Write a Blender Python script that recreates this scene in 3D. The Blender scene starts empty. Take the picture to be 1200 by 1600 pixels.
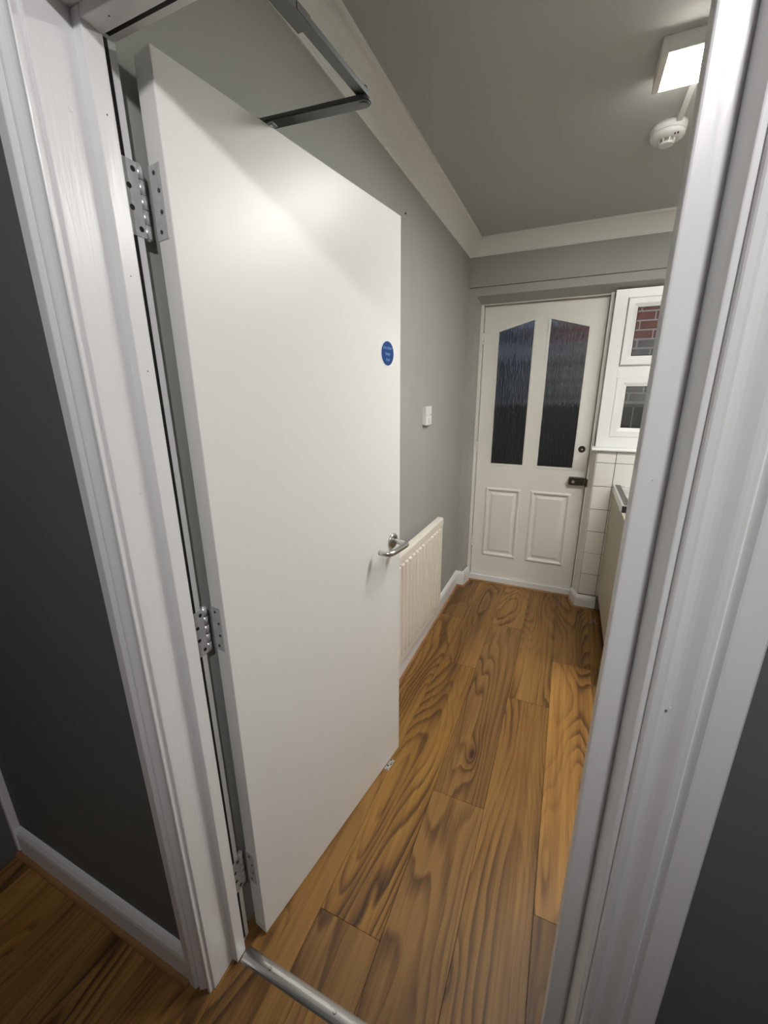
import bpy, bmesh, math, random
from math import sin, cos, pi, radians
from mathutils import Vector, Matrix, Euler

S = bpy.context.scene
COL = S.collection
rnd = random.Random(7)

# ------------------------------------------------------------------ camera, world, lights, exposure
CAM_H, F_PX = 1.4879, 639.5
cam_d = bpy.data.cameras.new('camera')
cam_d.sensor_fit = 'VERTICAL'
cam_d.sensor_height = 36.0
cam_d.lens = F_PX / 1600 * 36.0
cam_d.clip_start = 0.02
cam = bpy.data.objects.new('camera', cam_d)
COL.objects.link(cam)
cam.location = (0, 0, CAM_H)
_yaw, _pit, _rol = radians(24.05), radians(-16.454), radians(-0.4167)
_f = Vector((-sin(_yaw) * cos(_pit), cos(_yaw) * cos(_pit), sin(_pit)))
_r = Vector((cos(_yaw), sin(_yaw), 0))
_u = _r.cross(_f)
_r2 = _r * cos(_rol) + _u * sin(_rol)
_u2 = -_r * sin(_rol) + _u * cos(_rol)
cam.rotation_euler = Matrix((( _r2.x, _u2.x, -_f.x), (_r2.y, _u2.y, -_f.y), (_r2.z, _u2.z, -_f.z))).to_euler()
S.camera = cam

S.view_settings.view_transform = 'Standard'
S.view_settings.look = 'None'
S.view_settings.gamma = 1
S.view_settings.use_curve_mapping = False
S.view_settings.exposure = 0.0

LAMP_STRENGTH = 68.0        # ceiling batten diffuser
LAMP_SIDE = 60.0
HALL_ENERGY = 40.0         # bulb of the hall pendant (W)
DUSK = (0.085, 0.105, 0.16) # outside sky at dusk

world = bpy.data.worlds.new('world')
S.world = world
world.use_nodes = True
world.node_tree.nodes['Background'].inputs[0].default_value = (*DUSK, 1)
world.node_tree.nodes['Background'].inputs[1].default_value = 1.0

hl = bpy.data.lights.new('hall_bulb_light', 'POINT')
hl.energy = HALL_ENERGY
hl.shadow_soft_size = 0.035
hl.color = (1.0, 0.965, 0.985)
hlo = bpy.data.objects.new('hall_bulb_light', hl)
COL.objects.link(hlo)
HALL_LAMP = (0.16, -0.42, 2.29)
hlo.location = HALL_LAMP

yl = bpy.data.lights.new('yard_fill_light', 'POINT')       # unseen fill light added to brighten the bricks outside
yl.energy = 24.0
yl.shadow_soft_size = 0.1
yl.color = (1.0, 0.93, 0.9)
ylo = bpy.data.objects.new('yard_fill_light', yl)
COL.objects.link(ylo)
ylo.location = (1.1, 3.38, 2.6)

# ------------------------------------------------------------------ materials
def mat(name, col, rough=0.5, metal=0.0, bump=0.0, bscale=60.0, var=0.0, vscale=4.0, coat=0.0, stretch=None, spec=0.5):
    m = bpy.data.materials.new(name)
    m.use_nodes = True
    nt = m.node_tree
    b = nt.nodes['Principled BSDF']
    b.inputs['Base Color'].default_value = (*col, 1)
    b.inputs['Roughness'].default_value = rough
    b.inputs['Metallic'].default_value = metal
    b.inputs['Specular IOR Level'].default_value = spec
    if coat:
        b.inputs['Coat Weight'].default_value = coat
        b.inputs['Coat Roughness'].default_value = 0.15
    tc = nt.nodes.new('ShaderNodeTexCoord')
    mp = nt.nodes.new('ShaderNodeMapping')
    nt.links.new(tc.outputs['Object'], mp.inputs['Vector'])
    if stretch:
        mp.inputs['Scale'].default_value = stretch
    if bump:
        n = nt.nodes.new('ShaderNodeTexNoise')
        n.inputs['Scale'].default_value = bscale
        n.inputs['Detail'].default_value = 3
        bp = nt.nodes.new('ShaderNodeBump')
        bp.inputs['Strength'].default_value = bump
        bp.inputs['Distance'].default_value = 0.004
        nt.links.new(mp.outputs[0], n.inputs['Vector'])
        nt.links.new(n.outputs['Fac'], bp.inputs['Height'])
        nt.links.new(bp.outputs[0], b.inputs['Normal'])
    if var:
        n = nt.nodes.new('ShaderNodeTexNoise')
        n.inputs['Scale'].default_value = vscale
        n.inputs['Detail'].default_value = 4
        r = nt.nodes.new('ShaderNodeValToRGB')
        r.color_ramp.elements[0].position = 0.3
        r.color_ramp.elements[1].position = 0.7
        r.color_ramp.elements[0].color = (*[c * (1 - var) for c in col], 1)
        r.color_ramp.elements[1].color = (*[min(1, c * (1 + var)) for c in col], 1)
        nt.links.new(tc.outputs['Object'], n.inputs['Vector'])
        nt.links.new(n.outputs['Fac'], r.inputs[0])
        nt.links.new(r.outputs[0], b.inputs['Base Color'])
    return m

def emis(name, col, s):
    m = bpy.data.materials.new(name)
    m.use_nodes = True
    b = m.node_tree.nodes['Principled BSDF']
    b.inputs['Base Color'].default_value = (0.8, 0.8, 0.8, 1)
    b.inputs['Emission Color'].default_value = (*col, 1)
    b.inputs['Emission Strength'].default_value = s
    return m

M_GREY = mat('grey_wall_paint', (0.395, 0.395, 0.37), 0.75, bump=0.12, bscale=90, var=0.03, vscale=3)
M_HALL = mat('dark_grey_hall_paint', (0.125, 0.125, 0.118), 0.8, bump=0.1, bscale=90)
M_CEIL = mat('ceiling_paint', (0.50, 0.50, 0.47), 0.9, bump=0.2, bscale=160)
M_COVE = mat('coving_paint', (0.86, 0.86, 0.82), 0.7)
M_WHITE = mat('white_gloss_paint', (0.82, 0.82, 0.80), 0.32, bump=0.25, bscale=14, stretch=(6, 6, 0.6))
M_FRAME = mat('white_frame_paint', (0.79, 0.79, 0.79), 0.3, bump=0.16, bscale=12, stretch=(8, 8, 0.8))
M_LEAF = mat('white_door_paint', (0.83, 0.83, 0.805), 0.36, bump=0.10, bscale=30, stretch=(1, 1, 0.35))
M_KDOOR = mat('cream_white_door_paint', (0.78, 0.77, 0.71), 0.4, bump=0.08, bscale=40)
M_UPVC = mat('white_upvc', (0.86, 0.86, 0.85), 0.25)
M_TILE = mat('white_glazed_tile', (0.80, 0.79, 0.73), 0.15, var=0.03, vscale=2)
M_GROUT = mat('dark_grout', (0.16, 0.15, 0.13), 0.9)
M_RAD = mat('cream_radiator_paint', (0.83, 0.77, 0.68), 0.35)
M_SKIRT = mat('white_skirting_paint', (0.80, 0.80, 0.80), 0.35)
M_STEEL = mat('brushed_steel', (0.62, 0.62, 0.61), 0.28, metal=1.0)
M_HINGE = mat('painted_hinge_steel', (0.50, 0.50, 0.50), 0.4, var=0.10, vscale=60)
M_KNUCKLE = mat('worn_hinge_knuckle', (0.75, 0.75, 0.75), 0.3, metal=0.6)
M_HOLE = mat('screw_hole_black', (0.01, 0.01, 0.01), 0.6)
M_CLOSER = mat('silver_grey_closer_metal', (0.13, 0.135, 0.135), 0.38, metal=0.6)
M_ALU = mat('aluminium', (0.78, 0.78, 0.78), 0.25, metal=1.0)
M_STRIP = mat('silver_threshold_metal', (0.62, 0.61, 0.59), 0.27, metal=1.0, bump=0.05, bscale=80)
M_SEAL = mat('black_seal', (0.012, 0.012, 0.012), 0.8)
M_BRONZE = mat('dark_bronze', (0.07, 0.06, 0.045), 0.35, metal=0.8)
M_BLUE = mat('sign_blue', (0.006, 0.058, 0.23), 0.35)
M_SIGNW = mat('sign_white', (0.85, 0.87, 0.9), 0.4)
M_SIGNT = mat('sign_lettering_pale_blue', (0.22, 0.36, 0.62), 0.4)
M_PLASTIC = mat('white_plastic', (0.80, 0.80, 0.76), 0.35)
M_LAMPBODY = mat('lamp_body_white', (0.74, 0.74, 0.70), 0.5)
M_LAMPCAP = mat('lamp_end_cap_grey', (0.35, 0.33, 0.29), 0.5)
M_DIFF = emis('lit_diffuser', (1.0, 0.985, 0.94), LAMP_STRENGTH)
M_DIFFSIDE = emis('lit_diffuser_side', (1.0, 0.985, 0.94), LAMP_SIDE)
M_CAB = mat('beige_cabinet', (0.50, 0.455, 0.36), 0.45)
M_PLINTH = mat('dark_plinth', (0.03, 0.025, 0.02), 0.7)
M_TOP = mat('pale_worktop', (0.55, 0.55, 0.53), 0.25, var=0.25, vscale=25)
M_DSTRIP = mat('dark_grey_strip', (0.045, 0.048, 0.045), 0.35)
M_BEAD = mat('brown_wood_bead', (0.30, 0.155, 0.06), 0.45, var=0.25, vscale=8)
M_MORTAR = mat('mortar', (0.60, 0.57, 0.54), 0.9, bump=0.4)
M_BRICK = mat('red_brick', (0.30, 0.12, 0.095), 0.85, bump=0.5, bscale=70, var=0.25, vscale=9)
M_BRICKG = mat('grey_brick', (0.27, 0.25, 0.245), 0.85, bump=0.5, bscale=70, var=0.2, vscale=9)
M_YARD = mat('dark_yard', (0.03, 0.03, 0.03), 0.9)
M_FENCE = mat('dark_fence_wood', (0.018, 0.020, 0.022), 0.85)
M_FENCER = mat('grey_rail', (0.10, 0.105, 0.10), 0.7)
M_CLEAR = mat('clear_plastic', (0.6, 0.55, 0.5), 0.15)

def glass_mat(name, col, rough, bump=0.0):
    m = bpy.data.materials.new(name)
    m.use_nodes = True
    nt = m.node_tree
    b = nt.nodes['Principled BSDF']
    b.inputs['Base Color'].default_value = (*col, 1)
    b.inputs['Roughness'].default_value = rough
    b.inputs['Transmission Weight'].default_value = 1.0
    b.inputs['IOR'].default_value = 1.45
    if bump:
        tc = nt.nodes.new('ShaderNodeTexCoord')
        mp = nt.nodes.new('ShaderNodeMapping')
        mp.inputs['Scale'].default_value = (1.0, 1.0, 0.05)
        n = nt.nodes.new('ShaderNodeTexNoise')
        n.inputs['Scale'].default_value = 140
        n.inputs['Detail'].default_value = 2.5
        n.inputs['Distortion'].default_value = 0.6
        bp = nt.nodes.new('ShaderNodeBump')
        bp.inputs['Strength'].default_value = bump
        bp.inputs['Distance'].default_value = 0.006
        nt.links.new(tc.outputs['Object'], mp.inputs[0])
        nt.links.new(mp.outputs[0], n.inputs['Vector'])
        nt.links.new(n.outputs['Fac'], bp.inputs['Height'])
        nt.links.new(bp.outputs[0], b.inputs['Normal'])
    return m

M_REED = glass_mat('streaky_obscured_glass', (0.90, 0.95, 0.97), 0.12, 1.0)
M_GLASS = glass_mat('clear_window_glass', (0.96, 0.98, 0.98), 0.0)

def wood_mat():
    m = bpy.data.materials.new('laminate_wood')
    m.use_nodes = True
    nt = m.node_tree
    N, L = nt.nodes.new, nt.links.new
    b = nt.nodes['Principled BSDF']
    tc = N('ShaderNodeTexCoord')
    oi = N('ShaderNodeObjectInfo')
    mul = N('ShaderNodeVectorMath'); mul.operation = 'SCALE'
    mul.inputs[0].default_value = (37.0, 91.0, 53.0)
    L(oi.outputs['Random'], mul.inputs['Scale'])
    add = N('ShaderNodeVectorMath'); add.operation = 'ADD'
    L(tc.outputs['Object'], add.inputs[0]); L(mul.outputs[0], add.inputs[1])
    def mapped(sc):
        mp = N('ShaderNodeMapping'); mp.inputs['Scale'].default_value = sc
        L(add.outputs[0], mp.inputs['Vector']); return mp.outputs[0]
    def noise(sc, detail, dist=0.0, rough=0.5):
        n = N('ShaderNodeTexNoise'); n.inputs['Scale'].default_value = 1.0
        n.inputs['Detail'].default_value = detail; n.inputs['Distortion'].default_value = dist
        n.inputs['Roughness'].default_value = rough
        L(mapped(sc), n.inputs['Vector']); return n.outputs['Fac']
    def math_(op, a, c, clamp=False):
        n = N('ShaderNodeMath'); n.operation = op; n.use_clamp = clamp
        for i, v in enumerate((a, c)):
            if isinstance(v, (int, float)): n.inputs[i].default_value = v
            else: L(v, n.inputs[i])
        return n.outputs[0]
    f = noise((5.0, 0.75, 1), 1.0, 0.15)
    wob = noise((22, 3.5, 1), 2.0)
    vor = N('ShaderNodeTexVoronoi'); vor.inputs['Scale'].default_value = 1.0
    L(mapped((5.5, 1.9, 1)), vor.inputs['Vector'])
    kd = vor.outputs['Distance']
    knot = math_('POWER', math_('SUBTRACT', 1.0, math_('MULTIPLY', kd, 3.2), True), 2.0)
    ff = math_('ADD', math_('ADD', math_('MULTIPLY', f, 21.0), math_('MULTIPLY', wob, 0.9)), math_('MULTIPLY', knot, 2.6))
    fr = math_('FRACT', ff, 0.0)
    # growth-ring profile: slow rise, fast fall
    ring = N('ShaderNodeValToRGB')
    e = ring.color_ramp.elements
    e[0].position = 0.0; e[0].color = (0.0, 0.0, 0.0, 1)
    e[1].position = 1.0; e[1].color = (0.05, 0.05, 0.05, 1)
    x = ring.color_ramp.elements.new(0.5); x.color = (0.22, 0.22, 0.22, 1)
    x = ring.color_ramp.elements.new(0.86); x.color = (1, 1, 1, 1)
    L(fr, ring.inputs[0])
    fib = noise((260, 6, 1), 3.0)
    fine = noise((70, 1.2, 1), 2.0)
    strip = noise((11, 0.25, 1), 1.0)
    shade = noise((3.5, 0.9, 1), 2.0)
    mask = noise((7, 1.3, 1), 1.0)
    rm = math_('MULTIPLY', ring.outputs[0], math_('ADD', 0.16, math_('MULTIPLY', math_('SUBTRACT', mask, 0.40, True), 1.7)))
    pat = math_('ADD', math_('ADD', 0.06, rm), math_('MULTIPLY', math_('SUBTRACT', fib, 0.5), 0.45))
    pat = math_('ADD', pat, math_('MULTIPLY', math_('SUBTRACT', fine, 0.5), 0.7))
    pat = math_('ADD', pat, math_('MULTIPLY', math_('SUBTRACT', strip, 0.42), 0.7))
    pat = math_('ADD', pat, math_('MULTIPLY', math_('SUBTRACT', shade, 0.40), 0.75))
    pat = math_('ADD', pat, math_('MULTIPLY', math_('POWER', knot, 2.2), 0.9))
    ramp = N('ShaderNodeValToRGB')
    e = ramp.color_ramp.elements
    e[0].position = -0.0; e[0].color = (0.34, 0.182, 0.050, 1)
    e[1].position = 1.0; e[1].color = (0.050, 0.022, 0.008, 1)
    x = e.new(0.30); x.color = (0.235, 0.120, 0.032, 1)
    x = e.new(0.62); x.color = (0.130, 0.063, 0.018, 1)
    L(pat, ramp.inputs[0])
    mx = N('ShaderNodeMix'); mx.data_type = 'RGBA'; mx.blend_type = 'MULTIPLY'
    mx.inputs['Factor'].default_value = 1.0
    L(ramp.outputs[0], mx.inputs['A']); L(oi.outputs['Color'], mx.inputs['B'])
    L(mx.outputs['Result'], b.inputs['Base Color'])
    b.inputs['Roughness'].default_value = 0.42
    b.inputs['Specular IOR Level'].default_value = 0.4
    bp = N('ShaderNodeBump'); bp.inputs['Strength'].default_value = 0.08; bp.inputs['Distance'].default_value = 0.002
    L(fib, bp.inputs['Height']); L(bp.outputs[0], b.inputs['Normal'])
    return m
M_WOOD = wood_mat()

# ------------------------------------------------------------------ helpers
def nb():
    return bmesh.new()

def box(bm, x0, x1, y0, y1, z0, z1, bev=0.0, seg=2):
    r = bmesh.ops.create_cube(bm, size=1.0)
    vs = r['verts']
    for v in vs:
        v.co = Vector((x0 + (v.co.x + .5) * (x1 - x0), y0 + (v.co.y + .5) * (y1 - y0), z0 + (v.co.z + .5) * (z1 - z0)))
    if bev:
        es = list({e for v in vs for e in v.link_edges})
        bmesh.ops.bevel(bm, geom=es, offset=bev, segments=seg, profile=0.5, affect='EDGES')
    return bm

def prism(bm, pts, axis, a0, a1):
    """extrude the 2-D polygon along an axis: 'x' -> pts are (y,z), 'y' -> (x,z), 'z' -> (x,y)"""
    def P(p, a):
        return {'x': (a, p[0], p[1]), 'y': (p[0], a, p[1]), 'z': (p[0], p[1], a)}[axis]
    va = [bm.verts.new(P(p, a0)) for p in pts]
    vb = [bm.verts.new(P(p, a1)) for p in pts]
    n = len(pts)
    fs = [bm.faces.new(va), bm.faces.new(vb)]
    for i in range(n):
        fs.append(bm.faces.new((va[i], va[(i + 1) % n], vb[(i + 1) % n], vb[i])))
    bmesh.ops.recalc_face_normals(bm, faces=fs)
    return fs

def cyl(bm, p0, p1, r0, r1=None, n=24, cap=True):
    r1 = r0 if r1 is None else r1
    p0, p1 = Vector(p0), Vector(p1)
    d = (p1 - p0).normalized()
    a = d.orthogonal().normalized(); b = d.cross(a)
    A = [bm.verts.new(p0 + (a * cos(2 * pi * i / n) + b * sin(2 * pi * i / n)) * r0) for i in range(n)]
    B = [bm.verts.new(p1 + (a * cos(2 * pi * i / n) + b * sin(2 * pi * i / n)) * r1) for i in range(n)]
    fs = []
    for i in range(n):
        f = bm.faces.new((A[i], A[(i + 1) % n], B[(i + 1) % n], B[i])); f.smooth = True; fs.append(f)
    if cap:
        fs.append(bm.faces.new(A)); fs.append(bm.faces.new(B))
    bmesh.ops.recalc_face_normals(bm, faces=fs)

def tube(bm, pts, r, n=14):
    pts = [Vector(p) for p in pts]
    rings = []
    prev = None
    for i, p in enumerate(pts):
        d = (pts[min(i + 1, len(pts) - 1)] - pts[max(i - 1, 0)]).normalized()
        a = d.orthogonal().normalized() if prev is None else (prev - d * prev.dot(d)).normalized()
        prev = a; b = d.cross(a)
        rr = r[i] if isinstance(r, (list, tuple)) else r
        rings.append([bm.verts.new(p + (a * cos(2 * pi * k / n) + b * sin(2 * pi * k / n)) * rr) for k in range(n)])
    fs = []
    for A, B in zip(rings, rings[1:]):
        for k in range(n):
            f = bm.faces.new((A[k], A[(k + 1) % n], B[(k + 1) % n], B[k])); f.smooth = True; fs.append(f)
    fs.append(bm.faces.new(rings[0])); fs.append(bm.faces.new(rings[-1]))
    bmesh.ops.recalc_face_normals(bm, faces=fs)

def lathe(bm, prof, cx, cy, n=40):
    rings = []
    for r, z in prof:
        rings.append([bm.verts.new((cx + r * cos(2 * pi * k / n), cy + r * sin(2 * pi * k / n), z)) for k in range(n)])
    fs = []
    for A, B in zip(rings, rings[1:]):
        for k in range(n):
            f = bm.faces.new((A[k], A[(k + 1) % n], B[(k + 1) % n], B[k])); f.smooth = True; fs.append(f)
    fs.append(bm.faces.new(rings[0])); fs.append(bm.faces.new(rings[-1]))
    bmesh.ops.recalc_face_normals(bm, faces=fs)

def sweep(bm, path, prof, smooth=False):
    """sweep closed profile [(offset to the right of the path, z)] along a plan path with mitred corners"""
    P = [Vector(p) for p in path]
    nrm = []
    for a, b in zip(P, P[1:]):
        d = (b - a).normalized(); nrm.append(Vector((d.y, -d.x)))
    rings = []
    for i, p in enumerate(P):
        if i == 0: m, s = nrm[0], 1
        elif i == len(P) - 1: m, s = nrm[-1], 1
        else:
            m = (nrm[i - 1] + nrm[i]).normalized(); s = 1 / max(0.2, m.dot(nrm[i]))
        rings.append([bm.verts.new((p.x + m.x * s * o, p.y + m.y * s * o, z)) for o, z in prof])
    fs = []
    n = len(prof)
    for A, B in zip(rings, rings[1:]):
        for k in range(n):
            f = bm.faces.new((A[k], A[(k + 1) % n], B[(k + 1) % n], B[k])); f.smooth = smooth; fs.append(f)
    fs.append(bm.faces.new(rings[0])); fs.append(bm.faces.new(rings[-1]))
    bmesh.ops.recalc_face_normals(bm, faces=fs)

def WM(o):
    return WM(o.parent) @ o.matrix_basis if o.parent else o.matrix_basis.copy()

def obj(name, bm, m, parent=None, local=False, at=None):
    """link bm as one mesh object. Vertices are given in world space (or in the parent's space when local)."""
    me = bpy.data.meshes.new(name)
    if at is not None:
        bm.transform(Matrix.Translation(-Vector(at)))
    if parent is not None and not local:
        bm.transform(WM(parent).inverted())
    bm.to_mesh(me); bm.free()
    for x in (m if isinstance(m, (list, tuple)) else [m]):
        me.materials.append(x)
    o = bpy.data.objects.new(name, me)
    COL.objects.link(o)
    if at is not None:
        o.location = at
    if parent is not None:
        o.parent = parent
    return o

def empty(name, loc, rz=0.0):
    o = bpy.data.objects.new(name, None)
    COL.objects.link(o)
    o.location = loc
    o.rotation_euler = (0, 0, rz)
    return o

def tag(o, label=None, cat=None, group=None, kind=None):
    if label: o['label'] = label
    if cat: o['category'] = cat
    if group: o['group'] = group
    if kind: o['kind'] = kind
    return o

def struct(name, bm, m, parent=None, label=None):
    o = obj(name, bm, m, parent)
    if parent is None: o['kind'] = 'structure'
    if label: o['label'] = label
    return o

# ------------------------------------------------------------------ dimensions (metres)
XL, YF, ZC = -0.70, 2.963, 2.391
YW, YK = 0.4292, 0.556           # hall face and kitchen face of the doorway wall
JL, JR = -0.682, 0.0982          # inner faces of the door lining
HEAD = 1.990
HXL, HXR, HYB = -1.54, 1.15, -1.7
KXR = 2.40
Y1 = 3.25

# ------------------------------------------------------------------ room shell
b = nb(); box(b, HXL - .1, KXR + .1, HYB - .1, Y1, -0.06, -0.0095); floor = struct('floor', b, M_PLINTH)
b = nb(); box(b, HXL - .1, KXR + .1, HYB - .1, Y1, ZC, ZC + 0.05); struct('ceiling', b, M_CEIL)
b = nb(); box(b, XL - .1, XL, YK, Y1, 0, ZC); struct('wall_left', b, M_GREY)
b = nb(); box(b, KXR, KXR + .1, YW, Y1, 0, ZC); struct('wall_right', b, M_GREY)
# doorway wall: hall face dark grey, kitchen face grey
b = nb()
box(b, HXL - .1, JL - .03, YW, YK, 0, ZC); box(b, JR + .03, KXR, YW, YK, 0, ZC); box(b, JL - .03, JR + .03, YW, YK, HEAD + .03, ZC)
b.faces.ensure_lookup_table()
for f in b.faces:
    f.normal_update()
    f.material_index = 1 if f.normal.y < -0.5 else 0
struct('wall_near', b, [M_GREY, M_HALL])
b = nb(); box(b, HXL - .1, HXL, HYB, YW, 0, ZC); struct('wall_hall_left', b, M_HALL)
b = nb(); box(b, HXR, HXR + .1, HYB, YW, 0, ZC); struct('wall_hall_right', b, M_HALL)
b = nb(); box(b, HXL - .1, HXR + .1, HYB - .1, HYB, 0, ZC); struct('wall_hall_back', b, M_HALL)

# far wall with its boxed-in door and window recess
b = nb()
box(b, XL - .1, KXR, YF, Y1, 2.131, ZC)
box(b, XL - .1, KXR, YF + .012, Y1, 2.10, 2.14)
prism(b, [(2.955, 2.125), (2.955, 2.077), (3.062, 2.044), (Y1, 2.044), (Y1, 2.125)], 'x', XL - .1, KXR)
prism(b, [(XL - .1, 2.9555), (-0.645, 2.9555), (-0.632, 3.062), (-0.632, Y1), (XL - .1, Y1)], 'z', 0, 2.10)
prism(b, [(KXR, 2.963), (0.181, 2.963), (0.152, 3.062), (0.152, Y1), (KXR, Y1)], 'z', 0, 1.108)
box(b, 1.42, KXR, 2.955, Y1, 1.108, 2.10)
wall_far = struct('wall_far', b, M_GREY)
# tiled panel below the window: backing then single tiles
b = nb(); box(b, 0.1835, 2.2, 2.9608, 2.9628, 0.095, 1.109); obj('tile_grout', b, M_GROUT, wall_far)
zr = [0.102, 0.257, 0.413, 0.569, 0.725, 0.881, 1.036, 1.109]
xe = [0.184, 0.294] + [0.294 + .1525 * k for k in range(1, 9)]
mesh_cache = {}
for i in range(len(zr) - 1):
    for k in range(len(xe) - 1):
        w, h = xe[k + 1] - xe[k] - .003, zr[i + 1] - zr[i] - .003
        key = (round(w, 3), round(h, 3))
        if key not in mesh_cache:
            bb = nb(); box(bb, -w / 2, w / 2, -.004, .003, -h / 2, h / 2, .0022, 2)
            me = bpy.data.meshes.new('tile'); bb.to_mesh(me); bb.free(); me.materials.append(M_TILE); mesh_cache[key] = me
        o = bpy.data.objects.new('tile', mesh_cache[key]); COL.objects.link(o); o.parent = wall_far
        o.location = ((xe[k] + xe[k + 1]) / 2, 2.9585, (zr[i] + zr[i + 1]) / 2)
        o.rotation_euler = (rnd.uniform(-.004, .004), 0, rnd.uniform(-.005, .005))

# coving round the kitchen ceiling
prof = [(-.002, ZC + .002), (-.002, ZC - .086), (0.004, ZC - .086), (0.006, ZC - .080)]
R_ = 0.074
for k in range(0, 11):
    a = pi / 2 * k / 10
    prof.append((0.0075 + R_ * (1 - cos(a)) * 0.98, ZC - 0.079 + (R_ - .004) * sin(a) * 0.985))
prof += [(0.0800, ZC - .0125), (0.0865, ZC - .0110), (0.0880, ZC + .002)]
b = nb(); sweep(b, [(XL, YK), (XL, YF), (KXR, YF), (KXR, YK)], prof); struct('trim_1', b, M_COVE)

# baseboards and the brown bead in front of them
def skirt_prof(h, t=.018):
    return [(-.002, 0.0), (t, 0.0), (t, h - .03), (t - .002, h - .018), (t - .008, h - .006), (t - .013, h), (-.002, h)]
def bead_prof(o):
    return [(o, 0.0)] + [(o + .013 * cos(a), .013 * sin(a)) for a in (0, .4, .8, 1.2, pi / 2)]
PL = [(XL, .60), (XL, 2.955), (-.645, 2.955), (-.632, 3.06)]
PR = [(.152, 3.06), (.181, 2.955), (.299, 2.955)]
b = nb(); sweep(b, PL, skirt_prof(.12)); struct('baseboard_left', b, M_SKIRT)
b = nb(); sweep(b, PR, skirt_prof(.096)); struct('baseboard_far', b, M_SKIRT)
b = nb(); sweep(b, PL[:-1] + [(-.634, 3.045)], bead_prof(.018)); struct('trim_2', b, M_BEAD)
b = nb(); sweep(b, [(.155, 3.045)] + PR[1:], bead_prof(.018)); struct('trim_3', b, M_BEAD)
b = nb(); sweep(b, [(HXL + .017, YW), (JL - .067, YW)], skirt_prof(.11)); struct('baseboard_hall_left', b, M_SKIRT)
b = nb(); sweep(b, [(JR + .077, YW), (HXR, YW)], skirt_prof(.11)); struct('baseboard_hall_right', b, M_SKIRT)
b = nb(); sweep(b, [(HXL, YW), (JL - .067, YW)], bead_prof(.018)); struct('trim_4', b, M_BEAD)
# upright white board at the corner of the hall
b = nb(); box(b, HXL - .001, HXL + .016, YW - .022, YW, .02, 2.05, .003); struct('trim_5', b, M_SKIRT)

# hall pendant: unseen discs above and below the bulb added to block its light
hp = empty('pendant_lamp', (HALL_LAMP[0], HALL_LAMP[1], ZC)); tag(hp, 'unseen pendant lamp on the hall ceiling with discs added to block its light', 'lamp')
px, py, pz = HALL_LAMP
b = nb(); lathe(b, [(.045, ZC), (.045, ZC - .012), (.020, ZC - .022)], px, py, 24); obj('ceiling_rose', b, M_PLASTIC, hp)
b = nb(); lathe(b, [(.020, pz - .156), (.072, pz - .150), (.079, pz - .145), (.079, pz - .141), (.071, pz - .144), (.020, pz - .150)], px, py, 36); obj('floor_shade_disc', b, M_PLASTIC, hp)  # added to keep direct bulb light off the floor below
b = nb(); lathe(b, [(.020, pz + .062), (.150, pz + .044), (.152, pz + .040), (.150, pz + .038), (.020, pz + .055)], px, py, 36); obj('bounce_block_disc', b, M_CLOSER, hp)  # added to cut light bouncing off the hall ceiling
for k in range(3):
    a = 2 * pi * k / 3 + .5
    b = nb(); tube(b, [(px + .030 * cos(a), py + .030 * sin(a), ZC - .018), (px + .076 * cos(a), py + .076 * sin(a), pz - .143)], .0012, 6); obj('wire', b, M_ALU, hp)

# ------------------------------------------------------------------ laminate planks
PW, PLEN = 0.195, 1.29
plank_cache = {}
def plank(x0, x1, y0, y1, tone):
    w, l = round(x1 - x0 - .0009, 4), round(y1 - y0 - .0009, 4)
    if w < .01 or l < .01: return
    if (w, l) not in plank_cache:
        bb = nb(); box(bb, -w / 2, w / 2, -l / 2, l / 2, -.008, 0, .0006, 1)
        me = bpy.data.meshes.new('plank'); bb.to_mesh(me); bb.free(); me.materials.append(M_WOOD); plank_cache[(w, l)] = me
    o = bpy.data.objects.new('plank', plank_cache[(w, l)]); COL.objects.link(o); o.parent = floor
    o.location = ((x0 + x1) / 2, (y0 + y1) / 2, 0)
    o.color = (*tone, 1)
GOLD, TAN, BROWN, GREYB, MID = (1.12, 1.1, 0.95), (1.38, 1.34, 1.30), (0.78, 0.76, 0.82), (0.82, 0.82, 0.92), (0.98, 0.96, 0.95)
YSPLIT = 0.516
joints = {  # row -> (first joint above the doorway, tones front to back)
    -2: (1.185, [MID, MID, BROWN]), -1: (0.690, [GREYB, GOLD, MID]), 0: (1.190, [GREYB, GREYB, MID]), 1: (0.535, [MID, MID, MID]),
    2: (0.929, [BROWN, TAN, MID]), 3: (2.245, [GREYB, MID, MID])}
def kitchen_row(r):
    x0 = -0.33 + r * PW
    j, tones = joints.get(r, (rnd.uniform(.7, 1.8), [MID, GREYB, GOLD]))
    ys = [YSPLIT, j]
    while ys[-1] + PLEN < 3.10: ys.append(ys[-1] + PLEN)
    ys.append(3.12)
    for k, (a, c) in enumerate(zip(ys, ys[1:])):
        plank(max(x0, XL), x0 + PW, a, c, tones[min(k, len(tones) - 1)])
for r in range(-2, 13): kitchen_row(r)
for r in range(-5, 10):
    x0 = -0.676 + r * PW
    c = YSPLIT
    y = YSPLIT - rnd.uniform(.5, 1.2)
    while c > HYB:
        plank(max(x0, HXL), min(x0 + PW, HXR), max(y, HYB), c, rnd.choice([GOLD, MID, MID, GREYB]))
        c = y; y -= PLEN

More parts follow.
